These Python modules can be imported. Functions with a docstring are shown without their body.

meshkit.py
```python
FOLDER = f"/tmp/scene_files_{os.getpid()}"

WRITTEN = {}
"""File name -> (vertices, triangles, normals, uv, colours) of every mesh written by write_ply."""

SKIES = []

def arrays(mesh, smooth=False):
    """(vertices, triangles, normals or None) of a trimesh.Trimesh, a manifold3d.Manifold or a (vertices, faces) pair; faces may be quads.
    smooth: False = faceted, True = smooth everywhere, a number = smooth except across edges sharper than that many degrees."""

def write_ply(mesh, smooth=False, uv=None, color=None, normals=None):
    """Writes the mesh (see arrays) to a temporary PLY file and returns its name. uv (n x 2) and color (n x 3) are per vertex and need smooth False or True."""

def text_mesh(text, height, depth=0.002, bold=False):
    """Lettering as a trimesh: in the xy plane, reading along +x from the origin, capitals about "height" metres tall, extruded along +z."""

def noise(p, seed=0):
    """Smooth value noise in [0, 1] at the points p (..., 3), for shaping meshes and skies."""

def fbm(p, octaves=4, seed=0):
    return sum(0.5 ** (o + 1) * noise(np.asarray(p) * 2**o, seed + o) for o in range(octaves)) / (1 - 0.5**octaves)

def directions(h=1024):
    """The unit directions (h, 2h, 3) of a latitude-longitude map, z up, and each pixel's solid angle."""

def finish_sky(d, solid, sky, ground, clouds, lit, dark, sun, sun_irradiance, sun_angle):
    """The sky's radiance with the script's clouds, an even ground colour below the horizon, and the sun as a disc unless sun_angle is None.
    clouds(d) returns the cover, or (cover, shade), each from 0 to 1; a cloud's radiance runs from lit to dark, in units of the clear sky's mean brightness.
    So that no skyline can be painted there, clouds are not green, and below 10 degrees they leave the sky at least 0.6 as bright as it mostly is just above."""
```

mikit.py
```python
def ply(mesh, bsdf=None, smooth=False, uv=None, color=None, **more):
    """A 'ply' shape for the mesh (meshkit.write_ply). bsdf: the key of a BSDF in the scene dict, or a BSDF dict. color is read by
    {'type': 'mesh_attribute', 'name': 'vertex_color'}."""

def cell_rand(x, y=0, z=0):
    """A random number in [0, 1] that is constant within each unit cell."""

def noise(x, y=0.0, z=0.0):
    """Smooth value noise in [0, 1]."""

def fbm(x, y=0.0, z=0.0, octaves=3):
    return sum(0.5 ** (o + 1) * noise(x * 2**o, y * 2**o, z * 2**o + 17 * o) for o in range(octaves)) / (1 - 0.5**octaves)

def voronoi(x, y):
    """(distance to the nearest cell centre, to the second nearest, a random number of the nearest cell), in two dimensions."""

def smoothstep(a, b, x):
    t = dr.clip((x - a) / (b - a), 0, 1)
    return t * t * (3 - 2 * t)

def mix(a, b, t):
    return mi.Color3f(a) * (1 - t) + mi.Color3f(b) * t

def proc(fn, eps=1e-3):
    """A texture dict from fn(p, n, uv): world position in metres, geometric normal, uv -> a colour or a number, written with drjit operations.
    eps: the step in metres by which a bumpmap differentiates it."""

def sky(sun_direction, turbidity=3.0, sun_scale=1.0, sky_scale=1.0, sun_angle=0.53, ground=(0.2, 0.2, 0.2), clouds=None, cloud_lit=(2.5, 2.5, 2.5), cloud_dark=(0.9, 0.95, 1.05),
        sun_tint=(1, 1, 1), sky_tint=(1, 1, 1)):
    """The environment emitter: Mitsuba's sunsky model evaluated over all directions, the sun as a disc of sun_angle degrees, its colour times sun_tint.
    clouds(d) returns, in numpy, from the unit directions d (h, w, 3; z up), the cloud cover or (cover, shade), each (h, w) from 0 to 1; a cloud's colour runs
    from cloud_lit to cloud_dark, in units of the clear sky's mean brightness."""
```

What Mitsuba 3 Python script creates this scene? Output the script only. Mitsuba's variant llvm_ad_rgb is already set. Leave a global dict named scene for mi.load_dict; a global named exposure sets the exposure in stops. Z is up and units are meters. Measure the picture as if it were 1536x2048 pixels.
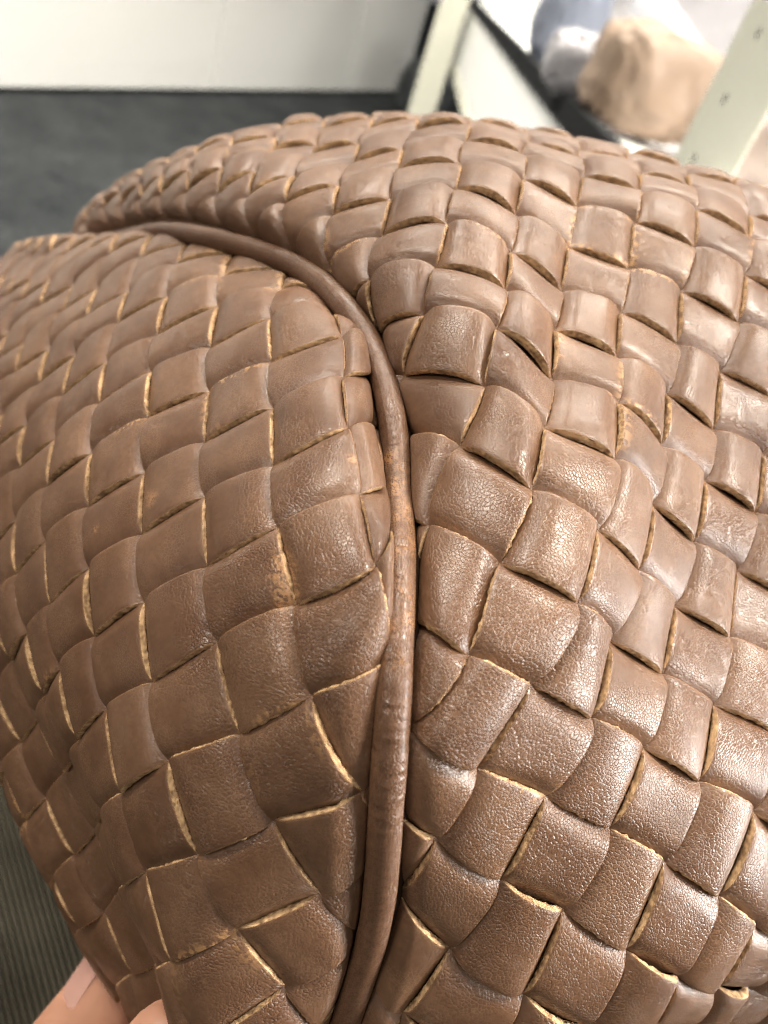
import math, numpy as np, trimesh, manifold3d, mitsuba as mi, drjit as dr, mikit, meshkit
from scipy.interpolate import RectBivariateSpline, make_smoothing_spline

T = mi.ScalarTransform4f
scene, labels = {}, {}

W = 0.0130
CAM_FWD = (0.0, 0.821939, -0.569575)
CAM_UP = (-0.364366, 0.53042, 0.765436)
L_GRID = (-4, -13, 18, 27)
L_NODES = '103 31187 76582 310 30098 76352 513 29013 76129 710 27942 75928 891 26895 75769 1044 25885 75671 1157 24920 75648 1214 24006 75696 1198 23138 75774 1094 22306 75787 887 21496 75592 557 20688 75046 94 19827 74145 -447 18816 73103 -858 17603 72215 -723 16347 71890 -517 15097 71579 -156 13898 71235 446 12768 71005 1298 11785 71084 2352 11158 71465 3475 11089 72115 4553 10994 72805 5639 10827 73240 6732 10638 73401 7823 10465 73379 8910 10311 73282 -1325 31042 76308 -1097 29957 76060 -872 28873 75816 -653 27793 75584 -448 26722 75375 -265 25667 75200 -115 24635 75072 -10 23636 75001 35 22673 74999 9 21739 75069 -91 20815 75193 -243 19884 75250 -415 18958 74941 -621 18055 74006 -1011 16990 73356 -1102 15762 72976 -861 14514 72724 -377 13345 72401 125 12182 72096 742 11063 72037 1752 10369 72325 2933 10194 72890 4112 9920 72923 5162 9789 72717 6086 9813 72383 6930 9933 71983 7745 10088 71558 -2751 30892 76026 -2501 29812 75761 -2254 28730 75498 -2013 27644 75239 -1784 26551 74988 -1573 25455 74749 -1387 24359 74531 -1235 23273 74360 -1127 22211 74276 -1072 21180 74347 -1076 20167 74658 -1112 19126 75235 -1078 18042 75657 -1001 17084 74794 -1241 16007 74146 -1445 14811 73748 -1168 13571 73593 -551 12387 73236 -59 11232 72889 257 10117 72878 1298 9396 73047 2560 9008 73197 3726 8753 72764 4694 8758 72086 5432 9028 71348 6032 9422 70620 6584 9847 69909 -4169 30732 75725 -3897 29658 75446 -3628 28580 75167 -3365 27491 74890 -3113 26384 74613 -2876 25254 74335 -2657 24102 74065 -2463 22934 73828 -2299 21768 73682 -2169 20633 73714 -2083 19554 74036 -2073 18455 74735 -1907 17233 75045 -1685 16019 74923 -1623 14849 74529 -1669 13640 74166 -1259 12393 73952 -778 11214 73655 -295 10084 73397 77 9030 73555 1106 8223 73427 2254 7770 72968 3320 7633 72232 4202 7811 71286 4758 8323 70297 5141 8925 69339 5461 9534 68435 -5574 30557 75390 -5279 29489 75103 -4988 28416 74817 -4703 27328 74533 -4429 26215 74251 -4168 25066 73968 -3922 23875 73689 -3697 22641 73439 -3498 21382 73277 -3334 20133 73319 -3208 18949 73824 -3017 17727 74194 -2787 16470 74419 -2548 15166 74484 -2280 13848 74369 -1773 12588 74363 -1407 11342 74254 -960 10169 74094 -405 9019 73811 174 7936 73614 838 7111 73094 1793 6767 72297 2749 6826 71382 3527 7168 70377 4053 7695 69299 4316 8369 68209 4459 9066 67222 -6954 30369 75006 -6639 29303 74724 -6327 28233 74442 -6020 27150 74163 -5724 26039 73891 -5443 24886 73633 -5179 23676 73394 -4939 22405 73195 -4736 21092 73101 -4595 19823 73334 -4404 18549 73556 -4140 17269 73727 -3840 15972 73812 -3524 14685 73874 -3246 13371 73855 -2749 12088 73666 -2258 10872 73562 -1775 9653 73329 -1271 8533 73157 -607 7549 72836 11 6734 72277 1045 6209 71424 1991 6223 70526 2788 6509 69541 3348 6979 68468 3660 7611 67376 3722 8352 66300 -8297 30173 74556 -7969 29101 74299 -7639 28028 74037 -7312 26946 73774 -6994 25843 73521 -6694 24698 73300 -6422 23492 73130 -6190 22214 73041 -6026 20922 73052 -5853 19625 73113 -5635 18335 73195 -5347 17046 73282 -5051 15735 73270 -4621 14475 73171 -4194 13183 72917 -3678 11970 72746 -3189 10738 72520 -2675 9586 72363 -2089 8434 72073 -1459 7430 71787 -686 6558 71247 130 6021 70561 1071 5813 69711 1980 5864 68778 2600 6192 67729 3091 6687 66659 3515 7278 65598 -9588 29980 74023 -9257 28888 73816 -8919 27799 73597 -8574 26712 73361 -8231 25614 73124 -7909 24480 72923 -7640 23280 72809 -7442 21995 72761 -7265 20712 72733 -7069 19437 72712 -6834 18163 72691 -6542 16841 72643 -6103 15528 72476 -5673 14218 72174 -5212 13008 72049 -4663 11822 71821 -4102 10639 71541 -3526 9454 71252 -2903 8360 70990 -2207 7308 70613 -1515 6502 70222 -645 5757 69583 209 5373 68860 1135 5279 68028 1859 5358 67016 2637 5660 66005 3350 6132 65004 -10813 29802 73396 -10490 28676 73259 -10156 27556 73104 -9800 26448 72912 -9429 25341 72682 -9075 24199 72451 -8804 22932 72349 -8595 21662 72269 -8411 20398 72199 -8185 19158 72140 -7865 17863 72023 -7448 16556 71737 -7034 15275 71534 -6595 14014 71260 -6076 12791 71040 -5541 11587 70778 -4955 10446 70485 -4307 9376 70175 -3597 8339 69839 -2856 7425 69494 -2076 6526 69010 -1293 5851 68476 -451 5134 67802 418 4697 67030 1354 4566 66153 2312 4656 65263 3229 4984 64398 -11964 29647 72672 -11647 28481 72601 -11326 27315 72521 -10978 26160 72393 -10572 25020 72165 -10186 23809 71899 -9880 22563 71724 -9640 21290 71605 -9422 20011 71500 -9082 18794 71389 -8681 17529 71022 -8284 16298 70814 -7825 15041 70507 -7379 13778 70206 -6831 12606 69961 -6292 11461 69684 -5672 10390 69381 -4935 9352 68987 -4152 8462 68667 -3289 7584 68245 -2386 6853 67779 -1617 6178 67256 -554 5589 66635 181 4874 65824 965 4281 65010 1939 3920 64280 3122 3861 63745 -13045 29517 71869 -12711 28320 71823 -12389 27112 71787 -12066 25885 71736 -11607 24704 71446 -11220 23492 71181 -10884 22254 70961 -10581 21011 70813 -10250 19804 70711 -9865 18529 70339 -9472 17328 70082 -9022 16098 69728 -8576 14907 69457 -8100 13700 69175 -7546 12562 68894 -6913 11477 68532 -6249 10437 68163 -5441 9561 67824 -4516 8717 67419 -3504 8030 67028 -2579 7353 66579 -1751 6733 66087 -664 6065 65441 133 5409 64636 747 4607 63811 1398 3719 63134 2359 3147 62646 -14061 29413 71014 -13684 28203 70930 -13307 26986 70856 -12919 25747 70764 -12546 24511 70579 -12179 23280 70333 -11803 22063 70098 -11415 20878 69955 -11122 19558 69629 -10699 18400 69431 -10299 17129 69022 -9846 15975 68758 -9359 14804 68374 -8828 13727 68174 -8196 12618 67788 -7500 11555 67363 -6731 10563 66940 -5824 9754 66571 -4808 9074 66195 -3847 8422 65834 -2813 7807 65389 -1893 7263 64935 -823 6515 64265 -21 5951 63461 536 5094 62631 905 4003 61974 1608 3009 61413 -15006 29349 70122 -14593 28133 69965 -14169 26906 69882 -13757 25675 69774 -13390 24436 69606 -13038 23213 69395 -12614 22045 69205 -12316 20717 68877 -11933 19531 68725 -11525 18283 68304 -11111 17146 68106 -10626 15970 67732 -10064 14839 67322 -9406 13765 66991 -8705 12718 66595 -7971 11696 66158 -7160 10718 65722 -6230 9848 65306 -5215 9160 64940 -4229 8484 64568 -3215 7834 64137 -2219 7268 63682 -1248 6675 63064 -396 6204 62231 242 5504 61429 651 4458 60789 1232 3299 60166 -15876 29345 69200 -15476 28120 69008 -15026 26897 68891 -14578 25671 68777 -14171 24459 68609 -13791 23285 68431 -13516 21949 68109 -13166 20744 67963 -12762 19538 67707 -12339 18345 67329 -11843 17186 67014 -11280 16059 66617 -10622 14977 66179 -9861 13924 65772 -9069 12904 65353 -8277 11899 64908 -7476 10916 64481 -6606 10007 64076 -5615 9250 63696 -4638 8549 63319 -3598 7892 62885 -2654 7362 62463 -1469 6825 61852 -806 6575 61019 0 5870 60215 661 4898 59575 1256 3773 58929 -16675 29432 68180 -16297 28194 67987 -15859 26967 67880 -15390 25751 67814 -14972 24553 67699 -14744 23217 67325 -14358 22065 67204 -13992 20838 66991 -13580 19626 66686 -13102 18463 66302 -12511 17353 65899 -11843 16306 65471 -11108 15322 65021 -10181 14226 64552 -9240 13155 64082 -8353 12124 63621 -7565 11166 63212 -6670 10299 62823 -5663 9517 62429 -4619 8816 62034 -3609 8220 61637 -2576 7624 61185 -1314 7062 60585 -518 6716 59775 197 6117 58965 893 5245 58340 1536 4303 57711 -17339 29568 67060 -17032 28314 66900 -16651 27085 66846 -16187 25932 66928 -15880 24645 66763 -15646 23360 66464 -15273 22132 66262 -14838 20932 66002 -14358 19770 65655 -13827 18656 65238 -13112 17586 64784 -12294 16571 64315 -11376 15579 63833 -10338 14542 63336 -9267 13491 62837 -8275 12458 62362 -7456 11519 61965 -6541 10660 61576 -5541 9875 61183 -4447 9171 60786 -3378 8519 60378 -2362 7917 59908 -1260 7473 59327 -255 7079 58590 589 6519 57812 1266 5631 57151 1993 4911 56525 -17858 29706 65831 -17647 28423 65752 -17356 27166 65794 -17031 25926 65902 -16810 24650 65845 -16602 23383 65635 -16226 22160 65366 -15706 21012 65029 -15088 19952 64595 -14430 18875 64142 -13616 17832 63654 -12658 16827 63148 -11580 15844 62638 -10417 14872 62132 -9224 13911 61640 -8102 12970 61178 -7263 12056 60799 -6362 11197 60405 -5395 10405 60004 -4369 9680 59600 -3323 9006 59180 -2271 8428 58703 -1201 8005 58126 -121 7665 57466 954 7281 56828 1778 6476 56100 2600 5690 55391 -18216 29809 64491 -18132 28445 64533 -17997 27128 64677 -17840 25839 64858 -17725 24550 64929 -17637 23255 64862 -17226 22134 64535 -16614 21093 64083 -15872 20090 63573 -15034 19082 63048 -14079 18074 62513 -12983 17081 61972 -11763 16120 61439 -10478 15213 60935 -9204 14370 60486 -8037 13589 60109 -7050 12829 59776 -6207 11943 59349 -5321 11111 58914 -4387 10337 58482 -3388 9651 58051 -2325 9095 57578 -1225 8697 57029 -102 8448 56430 1113 7979 55780 2235 7320 55054 3281 6565 54293'
L_KNOWN = '000000000000001111111100000000000000000011111111100000000000000000111111111100000000000000011111111111111000000000000111111111111111110000000001111111111111111111000000011111111111111111111000000111111111111111111111000001111111111111111111111000011111111111111111111111000111111111111111111111110001111111111111111111111110011111111111111111111111110111111111111111111111111110111111111111100111111111110111111111100000111111111110111111111000000111111111100111111000000000011111111000'
R_GRID = (-12, -12, 24, 25)
R_NODES = '-15362 28971 67736 -14945 27663 67565 -14241 26533 67532 -13303 25617 67549 -12206 24923 67510 -10997 24446 67456 -9966 23924 67369 -8925 23417 67217 -7881 22896 66969 -6885 22321 66616 -5984 21669 66159 -5196 20947 65627 -4516 20179 65060 -3926 19387 64495 -3405 18589 63960 -2933 17794 63472 -2496 17006 63037 -2080 16223 62656 -1677 15441 62324 -1281 14656 62033 -890 13866 61773 -500 13071 61534 -111 12270 61309 277 11467 61091 665 10661 60874 -14510 29067 68811 -14372 27773 68723 -13869 26588 68774 -13071 25560 68859 -12113 24666 68780 -11077 23868 68625 -10011 23133 68468 -8859 22593 68282 -7730 22101 67993 -6728 21521 67525 -5837 20872 66951 -5044 20183 66339 -4339 19469 65732 -3716 18739 65153 -3166 18002 64619 -2681 17259 64139 -2251 16509 63715 -1868 15750 63346 -1525 14980 63028 -1216 14195 62754 -936 13396 62518 -680 12583 62309 -442 11759 62121 -214 10928 61944 9 10094 61772 -13600 28893 69773 -13590 27602 69720 -13222 26398 69835 -12569 25322 70056 -11780 24239 69936 -10875 23260 69756 -9856 22434 69565 -8751 21774 69326 -7583 21293 69009 -6600 20690 68405 -5713 20060 67730 -4903 19418 67056 -4166 18764 66414 -3505 18100 65821 -2925 17422 65287 -2425 16727 64813 -2003 16013 64398 -1654 15277 64039 -1371 14517 63734 -1149 13733 63476 -981 12925 63261 -859 12094 63082 -772 11247 62931 -706 10390 62796 -648 9528 62668 -12624 28537 70585 -12684 27224 70566 -12409 25959 70648 -11832 24844 70898 -11218 23707 70930 -10460 22668 70852 -9548 21756 70660 -8570 20958 70332 -7557 20301 69853 -6535 19788 69235 -5628 19230 68513 -4784 18657 67795 -4001 18076 67125 -3293 17480 66518 -2676 16859 65979 -2160 16207 65505 -1746 15522 65094 -1432 14803 64741 -1212 14051 64443 -1079 13266 64198 -1026 12449 64003 -1038 11602 63852 -1101 10734 63735 -1195 9854 63640 -1300 8968 63555 -11548 28180 71228 -11683 26868 71324 -11541 25572 71488 -11063 24407 71732 -10505 23299 71903 -9907 22185 71932 -9150 21135 71754 -8306 20213 71391 -7412 19455 70835 -6498 18855 70141 -5577 18390 69353 -4693 17907 68591 -3850 17415 67894 -3082 16892 67268 -2419 16323 66714 -1883 15703 66230 -1477 15036 65811 -1201 14327 65455 -1047 13578 65160 -1008 12789 64924 -1071 11962 64744 -1219 11104 64617 -1429 10221 64530 -1675 9324 64469 -1935 8422 64419 -10364 27945 71689 -10564 26689 71977 -10479 25436 72289 -10129 24229 72586 -9684 23038 72789 -9201 21842 72888 -8702 20631 72774 -7955 19609 72506 -7164 18782 71935 -6349 18109 71192 -5504 17580 70368 -4620 17186 69504 -3715 16796 68759 -2880 16346 68099 -2163 15820 67514 -1596 15220 67000 -1194 14558 66559 -955 13847 66189 -874 13091 65889 -938 12292 65657 -1125 11457 65490 -1407 10593 65380 -1752 9708 65312 -2133 8809 65270 -2526 7902 65239 -9100 27841 71962 -9365 26684 72496 -9332 25472 72963 -9104 24230 73334 -8788 22965 73567 -8370 21731 73717 -7955 20501 73730 -7490 19321 73530 -6828 18359 73098 -6108 17591 72365 -5347 16991 71513 -4522 16543 70627 -3602 16231 69767 -2709 15840 69046 -1929 15346 68400 -1312 14758 67830 -898 14092 67343 -695 13364 66945 -700 12584 66636 -881 11764 66407 -1198 10920 66249 -1607 10064 66147 -2068 9196 66080 -2549 8316 66028 -3036 7429 65980 -8009 28012 72291 -8133 26851 72877 -8146 25700 73487 -8014 24481 73953 -7810 23209 74244 -7494 21940 74425 -7115 20694 74520 -6761 19446 74379 -6358 18291 74061 -5787 17366 73576 -5115 16655 72754 -4390 16107 71835 -3561 15681 70941 -2603 15352 70130 -1756 14889 69392 -1056 14322 68732 -593 13649 68171 -424 12882 67729 -538 12048 67408 -854 11189 67185 -1305 10342 67037 -1826 9512 66930 -2363 8685 66829 -2892 7857 66719 -3412 7027 66600 -6939 28367 72660 -6968 27235 73271 -6966 26104 73885 -6895 24933 74447 -6807 23682 74783 -6499 22433 74950 -6132 21189 75008 -5807 19945 75012 -5690 18670 74790 -5357 17505 74533 -4802 16595 73987 -4186 15884 73090 -3469 15305 72174 -2632 14823 71315 -1696 14430 70498 -890 13912 69726 -296 13251 69056 -176 12397 68552 -413 11467 68216 -874 10561 68010 -1458 9722 67874 -2057 8931 67735 -2614 8171 67550 -3119 7441 67314 -3597 6730 67050 -5852 28804 73028 -5824 27708 73637 -5790 26592 74234 -5723 25444 74847 -5642 24227 75267 -5410 22985 75470 -5132 21741 75533 -4852 20495 75418 -4673 19238 75385 -4581 17974 75162 -4362 16785 74925 -3810 15876 74286 -3267 15095 73431 -2573 14464 72565 -1746 13984 71709 -900 13520 70834 -92 12898 70031 -56 11899 69446 -338 10831 69073 -955 9905 68910 -1657 9072 68778 -2270 8312 68555 -2768 7641 68213 -3177 7074 67775 -3545 6573 67291 -4738 29222 73353 -4661 28177 73992 -4583 27078 74600 -4478 25902 75204 -4361 24677 75626 -4172 23443 75905 -3994 22206 76118 -3800 20952 76071 -3706 19689 75956 -3504 18450 75768 -3411 17201 75547 -3162 16045 75257 -2827 15053 74607 -2355 14246 73839 -1682 13683 72992 -997 13169 72067 -447 12425 71192 -182 11391 70481 -287 10182 70017 -1124 9311 69927 -1853 8408 69737 -2380 7630 69344 -2746 7092 68764 -3010 6775 68061 -3236 6570 67313 -3596 29541 73605 -3460 28545 74310 -3320 27520 74997 -3171 26238 75546 -3043 24976 75976 -3004 23718 76270 -2888 22471 76472 -2750 21224 76631 -2572 19975 76602 -2524 18722 76385 -2349 17495 76223 -2149 16289 75907 -1962 15157 75466 -1794 14147 74994 -1383 13427 74265 -973 12760 73280 -431 12004 72414 -203 10977 71724 -505 9826 71261 -1325 8833 71045 -1852 7708 70643 -2247 6857 70009 -2444 6574 69115 -2570 6587 68133 -2690 6671 67150 -2425 29734 73783 -2227 28682 74509 -2034 27586 75208 -1848 26377 75817 -1671 25122 76302 -1609 23862 76620 -1586 22599 76815 -1509 21343 76988 -1404 20091 77085 -1283 18846 76972 -1167 17619 76749 -1002 16422 76493 -866 15242 76141 -739 14100 75642 -581 13067 75135 -521 12236 74307 -3 11478 73529 85 10342 72808 -207 9127 72310 -755 8000 71877 -1332 6996 71275 -1712 6103 70403 -1758 6221 69169 -1830 6563 67988 -1969 6711 66881 -1227 29801 73905 -968 28658 74611 -720 27500 75305 -492 26327 75966 -264 25150 76547 -169 23912 76932 -178 22638 77104 -109 21358 77167 -8 20081 77184 8 18810 77151 171 17576 76918 307 16381 76472 422 15186 76078 583 13987 75736 646 12813 75445 788 11754 74866 745 10675 74265 719 9470 73486 576 8258 72934 164 7198 72325 -193 6406 71387 -422 6043 70182 -640 6126 68911 -829 6597 67709 -1135 6458 66585 -2 29789 74014 312 28568 74673 622 27356 75338 912 26183 76017 1162 25104 76713 1231 23893 77163 1157 22612 77320 1235 21309 77280 1249 20014 77330 1373 18724 77203 1444 17476 76843 1505 16284 76308 1615 15077 75775 1659 13823 75440 1828 12538 75064 1875 11286 74777 1919 10050 74354 1766 8845 73760 1715 7630 73062 1313 6751 72305 1052 6274 71212 893 6084 69974 637 6017 68719 284 5965 67475 -185 5873 66269 1261 29759 74167 1608 28486 74764 1961 27236 75378 2309 26057 76049 2590 25017 76847 2617 23823 77334 2455 22555 77480 2456 21260 77506 2633 19958 77492 2658 18679 77325 2644 17451 76965 2782 16280 76335 2813 15119 75806 2912 13896 75366 3016 12654 75069 3115 11380 74677 3080 10148 74079 3017 8959 73541 2721 7904 72728 2390 6978 71831 2265 6472 70829 2169 6147 69638 1842 5810 68349 1460 5570 67088 1001 5528 65861 2578 29766 74413 2922 28469 74948 3275 27196 75506 3643 25997 76149 4005 24936 76987 4198 23733 77494 3955 22488 77628 3853 21221 77651 3833 19976 77584 3909 18700 77429 3993 17473 76941 3934 16371 76293 4084 15224 75615 4065 14111 75020 4125 12905 74522 4102 11726 74016 4100 10544 73437 3870 9419 72775 3863 8260 72217 3580 7356 71373 3415 6614 70262 3191 6106 69031 2974 5616 67798 2662 5426 66579 2203 5511 65376 3961 29839 74785 4273 28549 75268 4592 27270 75771 4939 26043 76353 5373 24959 77128 5605 23744 77598 5283 22528 77753 5048 21287 77846 5311 19987 77526 5250 18758 77257 5221 17587 76785 5283 16471 76115 5171 15483 75356 5289 14355 74611 5254 13237 74072 5246 12058 73442 5115 10937 72785 5068 9734 72273 4952 8610 71714 4777 7616 70915 4569 6828 69820 4500 6075 68631 4250 5694 67363 3876 5621 66115 3387 5785 64919 5409 29984 75293 5686 28730 75725 5965 27477 76172 6271 26242 76657 6686 25130 77249 6822 23895 77606 6622 22624 77736 6478 21347 77706 6597 20090 77482 6537 18902 77095 6464 17789 76517 6442 16726 75867 6437 15665 75191 6472 14606 74435 6514 13477 73732 6368 12395 73036 6381 11170 72441 6223 9993 71869 6142 8800 71290 5909 7797 70456 5784 6867 69388 5684 6254 68133 5488 6040 66910 5054 6050 65698 4518 6313 64531 6920 30199 75927 7166 28985 76285 7417 27786 76656 7684 26610 77042 7998 25356 77360 8064 24065 77563 7928 22767 77623 7819 21482 77529 7838 20232 77285 7803 19043 76836 7731 17926 76231 7696 16831 75585 7716 15727 74935 7749 14648 74225 7759 13565 73490 7680 12453 72811 7630 11293 72221 7475 10151 71646 7306 9004 70930 7076 7918 70005 6898 7088 68899 6991 6808 67788 6678 6614 66507 6187 6535 65274 5663 6601 64061 8485 30476 76663 8696 29275 76897 8913 28077 77128 9139 26860 77332 9337 25576 77461 9344 24211 77502 9216 22897 77446 9100 21616 77261 9070 20366 76922 9042 19151 76463 8996 17973 75915 8971 16824 75303 8989 15692 74656 9029 14560 74002 9035 13424 73352 8984 12283 72705 8899 11159 72030 8715 10077 71283 8431 9070 70399 8096 8174 69375 7931 7569 68295 7985 7425 67162 7764 7192 65950 7294 6981 64751 6828 6829 63547 10096 30794 77464 10248 29569 77526 10400 28333 77575 10536 27068 77588 10615 25755 77542 10597 24404 77430 10508 23070 77243 10412 21767 76963 10348 20489 76584 10309 19229 76129 10284 17985 75618 10276 16756 75060 10289 15539 74475 10307 14319 73888 10292 13094 73306 10227 11888 72693 10163 10847 71908 9972 9924 71005 9625 9160 70004 9229 8562 68917 8987 8151 67752 9065 7949 66608 8847 7683 65377 8420 7370 64185 8046 7035 63007 11733 31131 78296 11802 29857 78159 11863 28573 78009 11900 27268 77830 11898 25940 77611 11857 24598 77346 11790 23258 77033 11713 21928 76668 11647 20608 76257 11605 19290 75812 11586 17969 75341 11585 16645 74848 11593 15322 74337 11598 14005 73810 11581 12723 73246 11534 11532 72596 11447 10516 71802 11256 9710 70875 10861 9282 69719 10415 8973 68554 10136 8731 67334 10083 8491 66080 9935 8153 64839 9620 7696 63644 9350 7197 62463 13381 31471 79137 13352 30142 78792 13314 28809 78439 13258 27471 78067 13191 26131 77674 13125 24791 77257 13065 23445 76822 13006 22092 76378 12951 20727 75935 12911 19345 75500 12893 17940 75073 12892 16515 74649 12898 15081 74212 12899 13672 73735 12888 12344 73176 12843 11172 72492 12727 10241 71650 12498 9638 70626 12123 9394 69440 11608 9400 68234 11282 9307 66978 11149 9091 65681 11058 8658 64397 10922 7965 63164 10720 7316 61925'
R_KNOWN = '111111000000000000000000011111110000000000000000001111111110000000000000000111111111100000000000000011111111111000000000000001111111111110000000000000111111111111100000000000001111111111111000000000000011111111111110000000000001111111111111110000000000111111111111111110000000011111111111111111100000000111111111111111111100000011111111111111111111100001111111111111111111111000111111111111111111111100011111111111111111111110001111111111111111111111000111111111111111111111100011111111111111111111100000111111111111111111110000000000000000111111111000000000000000000111111100000000000000000001111110'


# ------------------------------------------------------------------ camera, light, exposure
CAM = np.array([0, 0, 0.8])
scene['camera'] = {
    'type': 'thinlens', 'fov': math.degrees(2 * math.atan(768 / 1550.0)), 'fov_axis': 'x',
    'to_world': T().look_at(origin=CAM.tolist(), target=(CAM + np.array(CAM_FWD)).tolist(), up=list(CAM_UP)),
    'aperture_radius': 0.0008, 'focus_distance': 0.120, 'near_clip': 0.005, 'far_clip': 60.0}
exposure = 1.38
CEILING = 2.7
def rgb_v(*v):
    return {'type': 'rgb', 'value': list(v)}
LAMPS = [(-1.15, 0.35, 19.0), (1.30, 0.6, 38.0), (-2.4, -1.9, 26.0), (0.30, 1.9, 20.0), (1.4, -1.8, 6.0), (-1.3, 2.0, 24.0), (0.2, 4.6, 8.0)]  # the lamp between cabinet and rack is added to brighten the shelf front
SIDE_LIGHT = (2.6, 0.2, 1.15)  # added light panel, stands in for bright surroundings on the right
for n, (lx, ly, power) in enumerate(LAMPS):
    t = T().translate([lx, ly, CEILING - 0.03]).rotate([1, 0, 0], 180).scale([0.6, 0.15, 1])
    key = 'ceiling_lamp' + ('_%03d' % n if n else '')
    scene[key + '__diffuser'] = {'type': 'rectangle', 'to_world': t, 'emitter': {'type': 'area', 'radiance': {'type': 'rgb', 'value': [power, power * 0.93, power * 0.82]}},
                                 'bsdf': {'type': 'diffuse', 'reflectance': {'type': 'rgb', 'value': 0.5}}}
scene['added_side_light__diffuser'] = {'type': 'rectangle', 'to_world': T().translate(list(SIDE_LIGHT)).rotate([0, 1, 0], -90).scale([0.8, 0.6, 1]),
    'emitter': {'type': 'area', 'radiance': rgb_v(9.5, 9.3, 8.9)}, 'bsdf': {'type': 'diffuse', 'reflectance': rgb_v(0.5, 0.5, 0.5)}}
scene['room_light'] = {'type': 'constant', 'radiance': {'type': 'rgb', 'value': [0.08, 0.078, 0.075]}}

# ------------------------------------------------------------------ helpers
def proc(fn, eps=1e-3):
    return mikit.proc(fn, eps)

def rgb(*v):
    return {'type': 'rgb', 'value': list(v)}

def tag(key, label=None, category=None, group=None, kind=None):
    d = labels.setdefault(key, {})
    for k, v in (('label', label), ('category', category), ('group', group), ('kind', kind)):
        if v: d[k] = v

def numbered(name):
    key, n = name, 0
    while key in scene or any(k.startswith(key + '__') for k in scene):
        n += 1
        key = '%s_%03d' % (name, n)
    return key

def put(name, mesh, bsdf, parent=None, smooth=30, **kw):
    key = numbered((parent + '__' if parent else '') + name)
    scene[key] = mikit.ply(mesh, bsdf, smooth=smooth, **kw)
    return key

def mesh_of(v, f):
    return trimesh.Trimesh(np.asarray(v, float), np.asarray(f, int), process=False)

def grid_faces(a, b, off=0, flip=False):
    i = np.arange(a * b).reshape(a, b) + off
    q = np.stack([i[:-1, :-1], i[1:, :-1], i[1:, 1:], i[:-1, 1:]], -1).reshape(-1, 4)
    f = np.concatenate([q[:, [0, 1, 2]], q[:, [0, 2, 3]]])
    return f[:, ::-1] if flip else f

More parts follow.
